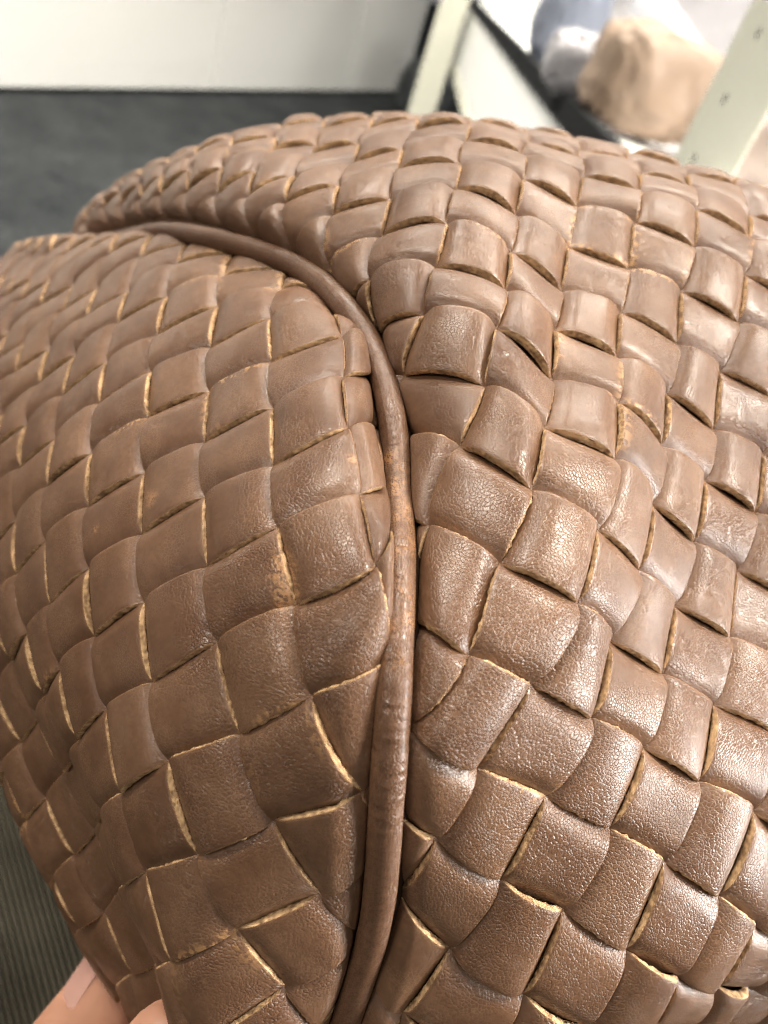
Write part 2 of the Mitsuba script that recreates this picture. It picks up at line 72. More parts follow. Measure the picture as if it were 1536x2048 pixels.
def rounded_box(size, r, at=(0, 0, 0), refine=0):
    x, y, z = (s / 2 - r for s in size)
    parts = [trimesh.creation.icosphere(subdivisions=2, radius=r).apply_translation((a * x, b * y, c * z)) for a in (-1, 1) for b in (-1, 1) for c in (-1, 1)]
    return trimesh.util.concatenate(parts).convex_hull.apply_translation(at)

def fbm3(p, f, seed=0.0):
    """cheap smooth pseudo-noise on vertices, -1..1"""
    p = np.asarray(p) * f + seed
    v = np.zeros(len(p))
    for o, a in ((1, 0.55), (2.1, 0.3), (4.3, 0.15)):
        q = p * o
        v += a * np.sin(q[:, 0] * 1.7 + 1.3 * np.sin(q[:, 1] * 1.1 + o)) * np.cos(q[:, 1] * 1.3 + 1.7 * np.sin(q[:, 2] * 0.9 + 2 * o))
    return v

def tube(path, radius, n=20, profile=None):
    """closed tube along a path of points; returns vertices, faces, uv (around, metres along)"""
    path = np.asarray(path, float); m = len(path)
    tan = np.gradient(path, axis=0); tan /= np.linalg.norm(tan, axis=1)[:, None]
    u = np.cross(tan[0], [0.3, 0.5, 0.8]); u /= np.linalg.norm(u)
    ring = np.linspace(0, 2 * np.pi, n + 1)
    s = np.concatenate([[0], np.cumsum(np.linalg.norm(np.diff(path, axis=0), axis=1))])
    V, UV = [], []
    for k in range(m):
        u = u - (u @ tan[k]) * tan[k]; u /= np.linalg.norm(u)
        w = np.cross(tan[k], u)
        r = radius[k] if np.ndim(radius) else radius
        V.append(path[k] + r * (np.cos(ring)[:, None] * u - np.sin(ring)[:, None] * w))
        UV.append(np.stack([ring / (2 * np.pi) * 2 * np.pi * r, np.full(n + 1, s[k])], 1))
    return np.vstack(V), grid_faces(m, n + 1), np.vstack(UV)

# ------------------------------------------------------------------ materials
PITCH = 0.05                       # uv step between strips
WEAR_SPOTS = []
SCUFFS = [((-0.03577, 0.09855, 0.71685), 0.0017), ((-0.03712, 0.1, 0.71632), 0.0011), ((-0.01053, 0.08021, 0.73088), 0.0016), ((-0.00931, 0.07836, 0.73021), 0.0022), ((-0.00796, 0.07616, 0.72949), 0.002), ((-0.00821, 0.07542, 0.7286), 0.0014), ((-0.00703, 0.0946, 0.74042), 0.001), ((-0.0447, 0.09818, 0.70639), 0.0013), ((-0.0383, 0.08137, 0.69104), 0.001), ((0.07484, 0.07237, 0.68554), 0.0016), ((0.04498, 0.06804, 0.7007), 0.001), ((0.00905, 0.09047, 0.73592), 0.0008)]



def strip_s(uv):
    return dr.clip((uv.x - PITCH * dr.floor(uv.x / PITCH)) / W, 0, 1)

def leather_color(p, n, uv):
    raw = uv.x > 50
    s = strip_s(uv)
    t = uv.y / W
    tone = mikit.fbm(p.x * 160, p.y * 160, p.z * 160, 3)
    each = mikit.cell_rand(dr.floor(t), dr.floor(uv.x / PITCH))
    c = mikit.mix((0.096, 0.045, 0.023), (0.160, 0.085, 0.047), dr.clip(tone * 1.2 - 0.1 + 0.25 * (each - 0.5) + 0.35 * (mikit.cell_rand(dr.floor(uv.x / PITCH), 3) - 0.5), 0, 1))
    fine = mikit.noise(p.x * 1500, p.y * 1500, p.z * 1500)
    ga, gb = uv.x / 0.00052, uv.y / 0.00060
    gw = mikit.noise(ga * 0.35, gb * 0.35) * 1.3
    g1, g2, gc = mikit.voronoi(ga + gw, gb - gw)
    groove = mikit.smoothstep(0.28, 0.0, g2 - g1) * mikit.smoothstep(0.35, 0.7, mikit.noise(p.x * 210 + 4, p.y * 210, p.z * 210))
    c = c * (0.93 + 0.14 * gc)
    c = mikit.mix(c, (0.30, 0.185, 0.115), 0.20 * groove)
    # rubbed rims of the strips, where the dye has gone
    rim = dr.minimum(s, 1 - s)
    patch = mikit.smoothstep(0.72, 0.88, mikit.noise(p.x * 60 + 7, p.y * 60, p.z * 60))
    worn = mikit.smoothstep(0.02, 0.0, rim) * 0.25 + patch * mikit.smoothstep(0.16, 0.0, rim) * mikit.smoothstep(0.45, 0.62, fine) * 0.8
    c = mikit.mix(c, (0.42, 0.23, 0.10), dr.clip(worn, 0, 1))
    sp = mikit.fbm(p.x * 2600, p.y * 2600, p.z * 2600, 2) * 0.75 + 0.25 * mikit.noise(p.x * 700, p.y * 700, p.z * 700)
    for (cx, cy, cz), rr in SCUFFS:
        q = dr.norm(p - mi.Point3f(cx, cy, cz))
        c = mikit.mix(c, (0.42, 0.22, 0.10), dr.clip(mikit.smoothstep(rr * 1.5, rr * 0.3, q) * mikit.smoothstep(0.38, 0.66, sp), 0, 1) * 0.75)
    fibre = mikit.noise(p.x * 1900, p.y * 1900, p.z * 1900) * 0.6 + 0.4 * mikit.noise(p.x * 500, p.y * 500, p.z * 500)
    suede = mikit.mix((0.20, 0.115, 0.055), (0.54, 0.35, 0.185), mikit.smoothstep(0.2, 0.8, fibre))
    return dr.select(raw, suede, c)

def leather_rough(p, n, uv):
    r = 0.25 + 0.14 * mikit.noise(p.x * 300, p.y * 300, p.z * 300)
    return dr.select(uv.x > 50, 0.95, r)

def leather_bump(p, n, uv):
    a = uv.x / 0.00052; b = uv.y / 0.00060
    wob = mikit.noise(a * 0.35, b * 0.35) * 1.3
    f1, f2, _ = mikit.voronoi(a + wob, b - wob)
    pebble = mikit.smoothstep(0.0, 0.35, f2 - f1)
    t = uv.y / W
    dive = dr.abs(t - dr.floor(t) - 0.5) * 2                       # 1 where the strip dives
    wr = mikit.noise(uv.x * 1100, uv.y * 260) - 0.5
    wr2 = mikit.noise(uv.x * 240 + 3, uv.y * 900) - 0.5
    big = mikit.fbm(p.x * 420, p.y * 420, p.z * 420, 2)
    h = (0.25 + 1.3 * mikit.noise(p.x * 120, p.y * 120, p.z * 120)) * pebble + 0.45 * big + mikit.smoothstep(0.55, 1.0, dive) * 1.4 * wr + 0.5 * wr2
    fuzz = mikit.noise(p.x * 2600, p.y * 2600, p.z * 2600) * 3.0 + mikit.noise(p.x * 900, p.y * 900, p.z * 900) * 3
    return dr.select(uv.x > 50, fuzz, h)

scene['leather'] = {'type': 'twosided', 'bsdf': {'type': 'bumpmap', 'scale': 0.68e-4, 'arbitrary': proc(leather_bump, 4e-5),
    'bsdf': {'type': 'principled', 'base_color': proc(leather_color), 'roughness': proc(leather_rough), 'specular': 0.5}}}

def piping_color(p, n, uv):
    tone = mikit.fbm(p.x * 160, p.y * 160, p.z * 160, 3)
    c = mikit.mix((0.085, 0.040, 0.021), (0.132, 0.067, 0.038), tone)
    w = 0.0
    for (cx, cy, cz), r in WEAR_SPOTS:
        d = dr.norm(p - mi.Point3f(cx, cy, cz))
        w = dr.maximum(w, mikit.smoothstep(r, r * 0.1, d))
    w = w * mikit.smoothstep(0.3, 0.8, mikit.fbm(p.x * 330, p.y * 330 + 3, p.z * 330, 2))
    f1, f2, fc = mikit.voronoi(uv.x / 0.00046, uv.y / 0.00042)
    crack = mikit.smoothstep(0.30, 0.02, f2 - f1)
    speck = mikit.smoothstep(0.58, 0.74, mikit.noise(p.x * 1700 + 5, p.y * 1700, p.z * 1700))
    dark = mikit.smoothstep(0.4, 0.7, mikit.noise(p.x * 500 + 2, p.y * 500, p.z * 500))
    c = c * (0.86 + 0.28 * fc)
    c = mikit.mix(c, (0.060, 0.027, 0.017), dr.clip(0.9 * w * dark, 0, 1))
    c = mikit.mix(c, (0.28, 0.16, 0.09), 0.16 * crack)
    return mikit.mix(c, (0.43, 0.21, 0.08), dr.clip(dr.maximum(crack, speck) * (1.0 * w), 0, 0.7))

def piping_bump(p, n, uv):
    f1, f2, _ = mikit.voronoi(uv.x / 0.0005, uv.y / 0.00042)
    return 0.5 * mikit.smoothstep(0, 0.35, f2 - f1) + 2.2 * mikit.noise(uv.x * 260, uv.y * 1500) + mikit.fbm(p.x * 420, p.y * 420, p.z * 420, 2)

scene['piping_leather'] = {'type': 'twosided', 'bsdf': {'type': 'bumpmap', 'scale': 9e-5, 'arbitrary': proc(piping_bump, 4e-5),
    'bsdf': {'type': 'principled', 'base_color': proc(piping_color), 'roughness': 0.27, 'specular': 0.5}}}
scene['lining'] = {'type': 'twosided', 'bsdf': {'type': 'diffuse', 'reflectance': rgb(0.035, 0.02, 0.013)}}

# ------------------------------------------------------------------ the handbag
class Panel:
    def __init__(self, grid, nodes, known):
        i0, j0, ni, nj = grid
        X = np.array(nodes.split(), float).reshape(ni, nj, 3) * 1e-5
        self.i0, self.j0, self.ni, self.nj = grid
        K = np.array(list(known)).reshape(ni, nj) == '1'
        self.cell = K[:-1, :-1] & K[1:, :-1] & K[:-1, 1:] & K[1:, 1:]
        a, b = np.arange(i0, i0 + ni), np.arange(j0, j0 + nj)
        self.sp = [RectBivariateSpline(a, b, X[..., q]) for q in range(3)]

    def eval(self, i, j):
        P = np.stack([s.ev(i, j) for s in self.sp], -1)
        U = np.stack([s.ev(i, j, dx=1) for s in self.sp], -1)
        V = np.stack([s.ev(i, j, dy=1) for s in self.sp], -1)
        N = np.cross(U, V) * self.sign
        return P, N / np.maximum(np.linalg.norm(N, axis=-1, keepdims=True), 1e-12)

    def has(self, i, j):
        a = np.floor(i).astype(int) - self.i0; b = np.floor(j).astype(int) - self.j0
        ok = (a >= 0) & (b >= 0) & (a < self.ni - 1) & (b < self.nj - 1)
        return ok & self.cell[np.clip(a, 0, self.ni - 2), np.clip(b, 0, self.nj - 2)]

def seam_distance(line, i, j):
    """signed distance to the seam in weave cells"""
    line = np.asarray(line, float)
    best = np.full(i.shape, 1e9); side = np.zeros(i.shape)
    for a, b in zip(line[:-1], line[1:]):
        d = b - a; L = d @ d
        t = np.clip(((i - a[0]) * d[0] + (j - a[1]) * d[1]) / L, 0, 1)
        x, y = i - a[0] - t * d[0], j - a[1] - t * d[1]
        q = np.hypot(x, y)
        near = q < best - 1e-9
        best = np.where(near, q, best)
        side = np.where(near, np.sign(d[0] * (j - a[1]) - d[1] * (i - a[0])), side)
    return best * side

L_SEAM = [(14, -14.0), (9, -9.35), (6, -6.5), (3.78, -4.33), (3.26, -3.88), (2.59, -3.36), (1.89, -2.72), (1.38, -2.15), (.97, -1.5), (.37, -.15), (-.2, 1.14), (-1.1, 2.2), (-1.75, 3.0), (-2.0, 3.9), (-2.0, 4.75),
          (-1.6, 5.75), (-.45, 6.5), (.02, 6.97), (.36, 7.56), (.78, 8.14), (1.19, 8.84), (1.61, 9.57), (2.03, 10.27), (2.41, 10.98), (2.81, 11.59), (4.3, 14.2)]
R_SEAM = [(-13, -10.4), (-7.25, -5.05), (-6.37, -4.22), (-5.31, -3.2), (-4.32, -2.17), (-3.57, -1.4), (-3.04, -.86), (-2.21, .13), (-1.58, 1.12), (-1.12, 1.99), (-.55, 2.9), (-.32, 3.55), (-.12, 4.25), (.42, 5.04), (1.01, 5.84),
          (1.35, 6.4), (1.82, 7.05), (2.26, 7.82), (2.57, 8.58), (2.88, 9.24), (3.18, 9.75), (3.4, 10.21), (3.61, 10.74), (4.3, 13)]

def make_smoothing_spline_xyz(s, pts):
    fs = [make_smoothing_spline(s * 100, pts[:, q], lam=0.02) for q in range(3)]
    return lambda x: np.stack([f(np.asarray(x) * 100) for f in fs], -1)

def build_panel(name, P, seam, inside, over_rule, shape, th, seed, lap):
    rng = np.random.default_rng(seed)
    NA, NL = 12, 20
    h = max(s[0] for s in shape)
    across = np.array([0, .015, .05, .12, .22, .36, .5, .64, .78, .88, .95, .985, 1.0])
    jit = rng.normal(size=(2, 64, 64))
    lift = rng.normal(size=(2, 64, 64))
    def keep_cells(i, j):
        d = seam_distance(seam, i, j) * inside
        return P.has(i, j) & (d > -0.3)
    def sheet(i, j, z):
        d = seam_distance(seam, i, j) * inside
        e = np.clip((0.5 - d) / 0.5, 0, 1.7)
        Q, N = P.eval(i, j)
        return Q + N * ((z * (1 - 0.45 * np.minimum(e, 1)) - 0.36 * e * e) * W)[..., None]
    i0, j0, ni, nj = P.i0, P.j0, P.ni, P.nj
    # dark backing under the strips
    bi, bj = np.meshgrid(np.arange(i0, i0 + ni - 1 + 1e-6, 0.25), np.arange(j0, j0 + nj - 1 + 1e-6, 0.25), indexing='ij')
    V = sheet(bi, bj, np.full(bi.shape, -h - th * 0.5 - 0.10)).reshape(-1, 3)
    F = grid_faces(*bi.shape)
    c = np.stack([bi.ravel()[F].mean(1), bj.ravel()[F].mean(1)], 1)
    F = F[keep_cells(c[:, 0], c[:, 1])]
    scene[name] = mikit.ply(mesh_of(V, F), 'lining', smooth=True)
    number = 0
    for direction in (0, 1):                                         # 0: strips along j, 1: strips along i
        n_strip, n_cells = (ni - 1, nj - 1) if direction == 0 else (nj - 1, ni - 1)
        s0, t0 = (i0, j0) if direction == 0 else (j0, i0)
        for q in range(n_strip):
            tt = np.linspace(t0, t0 + n_cells, n_cells * NL + 1)
            cellt = np.clip(np.floor(tt - t0 - 1e-9).astype(int), 0, n_cells - 1) + t0
            over = over_rule(s0 + q, tt, direction)                    # smooth wave, -1 (under) .. 1 (over)
            h, dw, arch = shape[direction]
            edge = np.abs((tt - t0 + 0.5) % 1.0 - 0.5)                 # distance to the nearest crossing line, 0 .. 0.5
            st = np.clip(edge / dw, 0, 1); st = st * st * (3 - 2 * st)
            amp = h * (1 + 0.15 * jit[direction, q, (cellt - t0) % 64])
            f = np.where(over > 0, -0.6 + 1.6 * st - arch * (1 - 2 * edge) ** 2 * st, -0.6 - 0.4 * st)
            if dw < 0:                                               # softly cushioned strip
                f = np.tanh(-dw * (over - arch)) / np.tanh(-dw * (1 - arch))
            z = np.where(f > 0, amp * f, h * f)
            sgrid, tgrid = np.meshgrid(across, tt, indexing='ij')
            # edges waver, cross-section is slightly pillowed
            wob = 0.012 * np.sin(tt * 2.3 + q * 1.7) + 0.008 * np.sin(tt * 5.9 + q)
            sw = -lap + sgrid * (1 + 2 * lap) + (wob * (1 if True else 0))[None, :] * (2 * sgrid - 1) * 0.5
            u = 2 * sgrid - 1
            tilt = 0.016 * lift[direction, q, (cellt - t0) % 64] * np.clip(over, 0, 1)
            zz = z[None, :] - 0.014 * np.abs(u) ** 3 * (0.4 + 0.6 * np.clip(f, 0, 1))[None, :] + tilt[None, :] * u
            ztop = zz + th / 2 - 0.010 * np.clip((np.abs(u) - 0.93) / 0.07, 0, 1) ** 2
            zbot = zz - th / 2
            I, J = (s0 + q + sw, tgrid) if direction == 0 else (tgrid, s0 + q + sw)
            ok = keep_cells(I, J)
            if not ok.any(): continue
            okq_all = ok[:-1, :-1] & ok[1:, :-1] & ok[1:, 1:] & ok[:-1, 1:]
            live = np.flatnonzero(okq_all.any(0))
            if not len(live): continue
            for run in np.split(live, np.flatnonzero(np.diff(live) > 1) + 1):
                okq = np.zeros_like(okq_all); okq[:, run] = okq_all[:, run]
                if okq.sum() < 60: continue
                top = sheet(I, J, ztop); na, nt = I.shape
                uvt = np.stack([PITCH * q + sgrid * W, (tgrid - t0) * W], -1)
                flip = (direction == 1) != (P.sign < 0)
                bq = [0, 2, 4, 6, 8, 10, 12]
                bot = sheet(I[bq], J[bq], zbot[bq])
                Vs, Us, Fs = [top.reshape(-1, 3)], [uvt.reshape(-1, 2)], [grid_faces(na, nt, 0, flip)[np.tile(okq.ravel(), 2)]]
                off = na * nt
                okb = okq[0::2] & okq[1::2]
                Vs.append(bot.reshape(-1, 3)); Us.append(np.stack([uvt[bq][..., 0] + 100, uvt[bq][..., 1]], -1).reshape(-1, 2))
                Fs.append(grid_faces(len(bq), nt, off, not flip)[np.tile(okb.ravel(), 2)]); off += len(bq) * nt
                for e in (0, na - 1):                                # raw cut edges
                    lev = np.array([0.0, 0.3, 0.7, 1.0])
                    out = np.array([0, 0.014, 0.012, -0.004]) * (1 if e else -1)
                    Ie = np.repeat(I[e][None], 4, 0); Je = np.repeat(J[e][None], 4, 0)
                    rough = 0.007 * rng.normal(size=Ie.shape); rough[0] = 0
                    o = out[:, None] + rough
                    if direction == 0: Ie = Ie + o
                    else: Je = Je + o
                    ze = ztop[e] * (1 - lev[:, None]) + zbot[e] * lev[:, None]
                    We = sheet(Ie, Je, ze)
                    Vs.append(We.reshape(-1, 3))
                    Us.append(np.stack([np.full(Ie.shape, 100.0), np.repeat(tgrid[e][None] * W, 4, 0)], -1).reshape(-1, 2))
                    oke = np.repeat(okq[0 if e == 0 else -1][None], 3, 0)
                    Fs.append(grid_faces(4, nt, off, flip if e else not flip)[np.tile(oke.ravel(), 2)]); off += 4 * nt
                V, U, F = np.vstack(Vs), np.vstack(Us), np.vstack(Fs)
                used = np.unique(F); remap = np.full(len(V), -1); remap[used] = np.arange(len(used))
                key = name + '__leather_strip' + ('_%03d' % number if number else ''); number += 1
                scene[key] = mikit.ply(mesh_of(V[used], remap[F]), 'leather', smooth=True, uv=U[used])

def parity(s, t, direction, first_over):
    """wave along t: +1 in the middle of the cells where this strip lies on top"""
    c = np.floor(t) if False else None
    ph = (s + (0 if direction == first_over else 1)) % 2              # cells with (s + cell) even are on top for the strips 'first_over'
    return np.cos(np.pi * (t - 0.5 - ph))

PL = Panel(L_GRID, L_NODES, L_KNOWN); PR = Panel(R_GRID, R_NODES, R_KNOWN)
for P, (a, b) in ((PL, (3, 3)), (PR, (3, 3))):
    P.sign = 1.0
    q, n = P.eval(np.array([a + .5]), np.array([b + .5]))
    P.sign = 1.0 if ((CAM - q[0]) @ n[0]) > 0 else -1.0
def inside_sign(line, at):
    return float(np.sign(seam_distance(line, np.array([at[0]], float), np.array([at[1]], float))[0]))
TH = 0.085
build_panel('handbag__woven_panel', PL, L_SEAM, inside_sign(L_SEAM, (4, 4)), lambda s, t, d: parity(s, t, d, 0), ((0.090, -2.0, 0.06), (0.098, -2.0, 0.06)), 0.125, 11, 0.010)
build_panel('handbag__woven_panel_001', PR, R_SEAM, inside_sign(R_SEAM, (4, 1)), lambda s, t, d: parity(s, t, d, 1), ((0.100, -2.4, 0.15), (0.142, -1.8, 0.14)), 0.125, 12, 0.010)

# piping that covers the seam
PIPING_PATH = [-0.15130, 0.25027, 0.67273, -0.12278, 0.22807, 0.69318, -0.10131, 0.21181, 0.70852, -0.08796, 0.20114, 0.71823, -0.07908, 0.19340, 0.72418, -0.06991, 0.18282, 0.72945, -0.05967, 0.17348, 0.73424, -0.05021, 0.16708, 0.73755, -0.04324, 0.16222, 0.73966, -0.03768, 0.15843, 0.74104, -0.02887, 0.14945, 0.74292, -0.02063, 0.13846, 0.74418, -0.01410, 0.13126, 0.74292, -0.00811, 0.12128, 0.74107, -0.00427, 0.11420, 0.73884, -0.00090, 0.10771, 0.73519, 0.00250, 0.09629, 0.73308, 0.00576, 0.08069, 0.73271, 0.00795, 0.07336, 0.72943, 0.01078, 0.06700, 0.72345, 0.01380, 0.06305, 0.71456, 0.01675, 0.06121, 0.70505, 0.01942, 0.05984, 0.69532, 0.02121, 0.05826, 0.68641, 0.02202, 0.05670, 0.67824, 0.02320, 0.05524, 0.66974, 0.02439, 0.05330, 0.65667, 0.02532, 0.05101, 0.64080]
WEAR_SPOTS.extend([((-0.0011, 0.10585, 0.73592), 0.004), ((0.00085, 0.10088, 0.73445), 0.005), ((0.00245, 0.09491, 0.73383), 0.0055), ((0.0037, 0.09032, 0.73292), 0.0055), ((0.00482, 0.08482, 0.73297), 0.0055), ((0.00575, 0.07995, 0.73278), 0.005), ((0.00685, 0.07583, 0.7314), 0.004), ((0.00823, 0.07196, 0.72924), 0.0028), ((-0.01149, 0.12644, 0.74281), 0.0016)])

pp = np.array(PIPING_PATH).reshape(-1, 3)
cl = np.concatenate([[0], np.cumsum(np.linalg.norm(np.diff(pp, axis=0), axis=1))])
cs = make_smoothing_spline_xyz(cl, pp)
sd = np.linspace(0, cl[-1], 420)
path = cs(sd)
rad = 0.00235 * (1 + 0.008 * np.sin(sd * 260) + 0.008 * np.sin(sd * 610 + 1))
v, f, uv = tube(path, rad, 28)
scene['handbag__piping'] = mikit.ply(mesh_of(v, f), 'piping_leather', smooth=True, uv=uv)
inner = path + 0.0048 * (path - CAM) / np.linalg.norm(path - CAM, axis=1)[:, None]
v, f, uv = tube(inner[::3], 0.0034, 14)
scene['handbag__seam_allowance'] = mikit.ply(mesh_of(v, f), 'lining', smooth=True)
tag('handbag', 'brown woven leather handbag with raised piping along its seam, held above a ribbed stool', 'handbag')
tag('handbag__woven_panel', 'flatter woven side panel left of the piping')
tag('handbag__woven_panel_001', 'puffier, glossier woven panel right of the piping')
tag('handbag__piping', 'brown leather piping with dye worn to orange specks')

# ------------------------------------------------------------------ the floor and what stands behind
def carpet_color(p, n, uv):
    a = mikit.fbm(p.x * 9, p.y * 9, 0, 3); b = mikit.noise(p.x * 300, p.y * 300)
    return mikit.mix((0.022, 0.025, 0.027), (0.066, 0.071, 0.073), dr.clip(a * 0.7 + b * 0.5 + 0.5 * mikit.noise(p.x * 70, p.y * 70) - 0.35, 0, 1))
scene['carpet_mat'] = {'type': 'diffuse', 'reflectance': proc(carpet_color)}
g = mesh_of([[-15, -10, 0], [15, -10, 0], [15, 20, 0], [-15, 20, 0]], [[0, 1, 2], [0, 2, 3]])
scene['carpet_floor'] = mikit.ply(g, 'carpet_mat')
tag('carpet_floor', 'dark grey carpet floor', kind='structure')

scene['white_paint'] = {'type': 'principled', 'base_color': rgb(0.80, 0.80, 0.775), 'roughness': 0.4, 'specular': 0.4}
scene['cream_metal'] = {'type': 'principled', 'base_color': rgb(0.74, 0.74, 0.63), 'roughness': 0.42, 'specular': 0.5}
scene['white_board'] = {'type': 'principled', 'base_color': rgb(0.88, 0.89, 0.88), 'roughness': 0.35, 'specular': 0.5}
scene['black_trim'] = {'type': 'principled', 'base_color': rgb(0.015, 0.016, 0.017), 'roughness': 0.9, 'specular': 0.1}

# white cabinet whose foot recedes to the right: built along its own axis
A0, A1 = np.array([-2.07, 1.27]), np.array([-0.935, 5.94])
ax = A1 - A0; LEN = np.linalg.norm(ax); ang = math.degrees(math.atan2(ax[1], ax[0]))
CAB = T().translate([A0[0], A0[1], 0]).rotate([0, 0, 1], ang)
CM = np.array(CAB.matrix)
def cab(name, size, at, mat, r=0.004):
    m = rounded_box(size, r, at); m.apply_transform(CM)
    return put(name, m, mat, 'white_cabinet')
D = 0.5                                                              # depth, away from the viewer (+y local)
cab('carcass', (LEN, D - 0.02, 1.1), (LEN / 2, D / 2 + 0.012, 0.58), 'white_paint')
split = [0.004, 1.3, 2.6, 3.92, LEN - 0.004]
for a, b in zip(split[:-1], split[1:]):
    cab('door', (b - a - 0.014, 0.02, 1.09), ((a + b) / 2, 0.0, 0.565), 'white_paint')
cab('plinth', (LEN - 0.02, 0.03, 0.028), (LEN / 2, 0.05, 0.014), 'black_trim')
tag('white_cabinet', 'long white cabinet with flat doors standing on the dark carpet', 'cabinet')

# rack of cream slotted metal with a white shelf
def slotted_upright(name, at, width, height, yaw, parent):
    """an L-shaped slotted angle post standing on the floor, its holes cut through"""
    th = 0.003
    m = []
    for rot in (0, 90):
        holes = [manifold3d.CrossSection([[(x - .0014, y - .004), (x + .0014, y - .004), (x + .0014, y + .004), (x - .0014, y + .004)]]) for x in (width * .30,) for y in np.arange(.03, height, .05)]
        plate = manifold3d.CrossSection([[(0, 0), (width, 0), (width, height), (0, height)]])
        plate = plate - manifold3d.CrossSection.compose(holes)
        g = manifold3d.Manifold.extrude(plate, th).to_mesh()
        q = trimesh.Trimesh(g.vert_properties[:, :3], g.tri_verts)
        q.apply_transform(trimesh.transformations.rotation_matrix(math.pi / 2, (1, 0, 0)))
        if rot:
            q.apply_transform(trimesh.transformations.rotation_matrix(math.pi / 2, (0, 0, 1))); q.apply_translation((0, 0.0032, 0))
        m.append(q)
    strip = trimesh.creation.box((0.010, 0.0015, height - 0.02)); strip.apply_translation((width * .30, 0.0022, height / 2))  # added dark strip behind the slots, gives them their shade
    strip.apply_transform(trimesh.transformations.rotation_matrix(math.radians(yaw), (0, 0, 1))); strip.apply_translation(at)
    put('slot_shade', strip, 'black_trim', parent, smooth=False)
    q = trimesh.util.concatenate(m)
    q.apply_transform(trimesh.transformations.rotation_matrix(math.radians(yaw), (0, 0, 1))); q.apply_translation(at)
    return put(name, q, 'cream_metal', parent, smooth=False)

B0, B1 = np.array([-0.456, 4.085]), np.array([0.160, 0.567])            # front edge of the shelf, far to near
bx = B1 - B0; BL = np.linalg.norm(bx); bang = math.degrees(math.atan2(bx[1], bx[0]))
RM = np.array(T().translate([B0[0], B0[1], 0]).rotate([0, 0, 1], bang).matrix)
SZ = 0.69
def rack(name, size, at, mat, r=0.003):
    m = rounded_box(size, r, at); m.apply_transform(RM)
    return put(name, m, mat, 'shelving_rack')
rack('shelf', (BL, 1.1, 0.018), (BL / 2, 0.57, SZ - 0.010), 'white_board')
rack('fascia', (BL, 0.016, 0.20), (BL / 2, 0.008, SZ - 0.123), 'white_board')
rack('edge_trim', (BL, 0.018, 0.036), (BL / 2, -0.0025, SZ - 0.004), 'black_trim', 0.002)
rack('lower_rail', (BL, 0.02, 0.035), (BL / 2, 0.004, SZ - 0.245), 'cream_metal')
rack('backboard', (BL, 0.012, 0.7), (BL / 2, 1.13, SZ + 0.33), 'white_board')
rack('end_panel', (0.014, 1.08, 0.85), (-0.012, 0.57, SZ + 0.40), 'white_board')
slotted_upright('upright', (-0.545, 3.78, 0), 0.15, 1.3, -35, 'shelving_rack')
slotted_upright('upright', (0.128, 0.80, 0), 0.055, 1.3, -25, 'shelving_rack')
tag('shelving_rack', 'cream slotted metal rack with a white black-edged shelf', 'shelf rack')

# parcels on the shelf
def pillow(size, at, seed, pinch=0.16, sub=4, yaw=0):
    m = trimesh.creation.icosphere(subdivisions=sub)
    v = m.vertices
    v = np.sign(v) * np.abs(v) ** 0.62 * (np.array(size) / 2)
    n = fbm3(v / max(size), 7.0, seed)
    n2 = np.abs(fbm3(v / max(size), 17.0, seed + 9))
    v = v * (1 + pinch * n[:, None] * 0.6 - 0.06 * n2[:, None])
    m.vertices = v
    m.apply_transform(trimesh.transformations.rotation_matrix(math.radians(yaw), (0, 0, 1)))
    lo = m.bounds[0][2]
    m.apply_translation((at[0], at[1], at[2] - lo))
    return m
scene['tan_leather'] = {'type': 'principled', 'base_color': rgb(0.28, 0.20, 0.145), 'roughness': 0.5}
scene['blue_cloth'] = {'type': 'principled', 'base_color': rgb(0.17, 0.19, 0.245), 'roughness': 0.7}
scene['pale_plastic'] = {'type': 'principled', 'base_color': rgb(0.34, 0.33, 0.35), 'roughness': 0.35, 'specular': 0.6}
scene['pink_plastic'] = {'type': 'principled', 'base_color': rgb(0.38, 0.30, 0.27), 'roughness': 0.3, 'specular': 0.6}
scene['white_plastic'] = {'type': 'principled', 'base_color': rgb(0.52, 0.52, 0.55), 'roughness': 0.2, 'specular': 0.6}
scene['dark_cloth'] = {'type': 'principled', 'base_color': rgb(0.02, 0.024, 0.026), 'roughness': 0.6}
def on_shelf(a, b):
    q = RM @ np.array([a, b, 0, 1]); return (q[0], q[1], SZ + 0.0005)
m = pillow((0.80, 0.40, 0.62), (0.42, 2.25, SZ + 0.0005), 3.0, yaw=-20)
tag(put('wrapped_parcel', m, 'pale_plastic', smooth=80), 'large pale lilac plastic wrapped parcel at the back of the shelf', 'parcel')
m = pillow((0.17, 0.13, 0.125), (0.118, 1.20, SZ + 0.0005), 1.2, yaw=15)
tag(put('leather_pouch', m, 'tan_leather', smooth=80), 'tan leather pouch lying on the shelf by the near upright', 'pouch')
m = pillow((0.13, 0.13, 0.17), (-0.01, 1.86, SZ + 0.0005), 5.5, yaw=30)
tag(put('cloth_pouch', m, 'blue_cloth', smooth=80), 'slate blue cloth pouch behind the black shelf edge', 'pouch')
m = pillow((0.20, 0.16, 0.10), (0.27, 0.98, SZ + 0.0005), 8.0, yaw=-30)
tag(put('wrapped_parcel', m, 'pink_plastic', smooth=80), 'low pinkish parcel behind the near cream upright', 'parcel')
v, f, uv = tube([(0.235, 1.16, SZ + 0.038), (0.19, 1.45, SZ + 0.09), (0.12, 1.80, SZ + 0.155)], 0.036, 26)
m = mesh_of(v, f)
caps = trimesh.util.concatenate([m] + [trimesh.creation.icosphere(subdivisions=3, radius=0.036).apply_translation(c) for c in ((0.235, 1.16, SZ + 0.038), (0.12, 1.80, SZ + 0.155))])
tag(put('paper_roll', caps, 'white_plastic', smooth=60), 'white wrapped roll leaning across the parcels', 'roll')
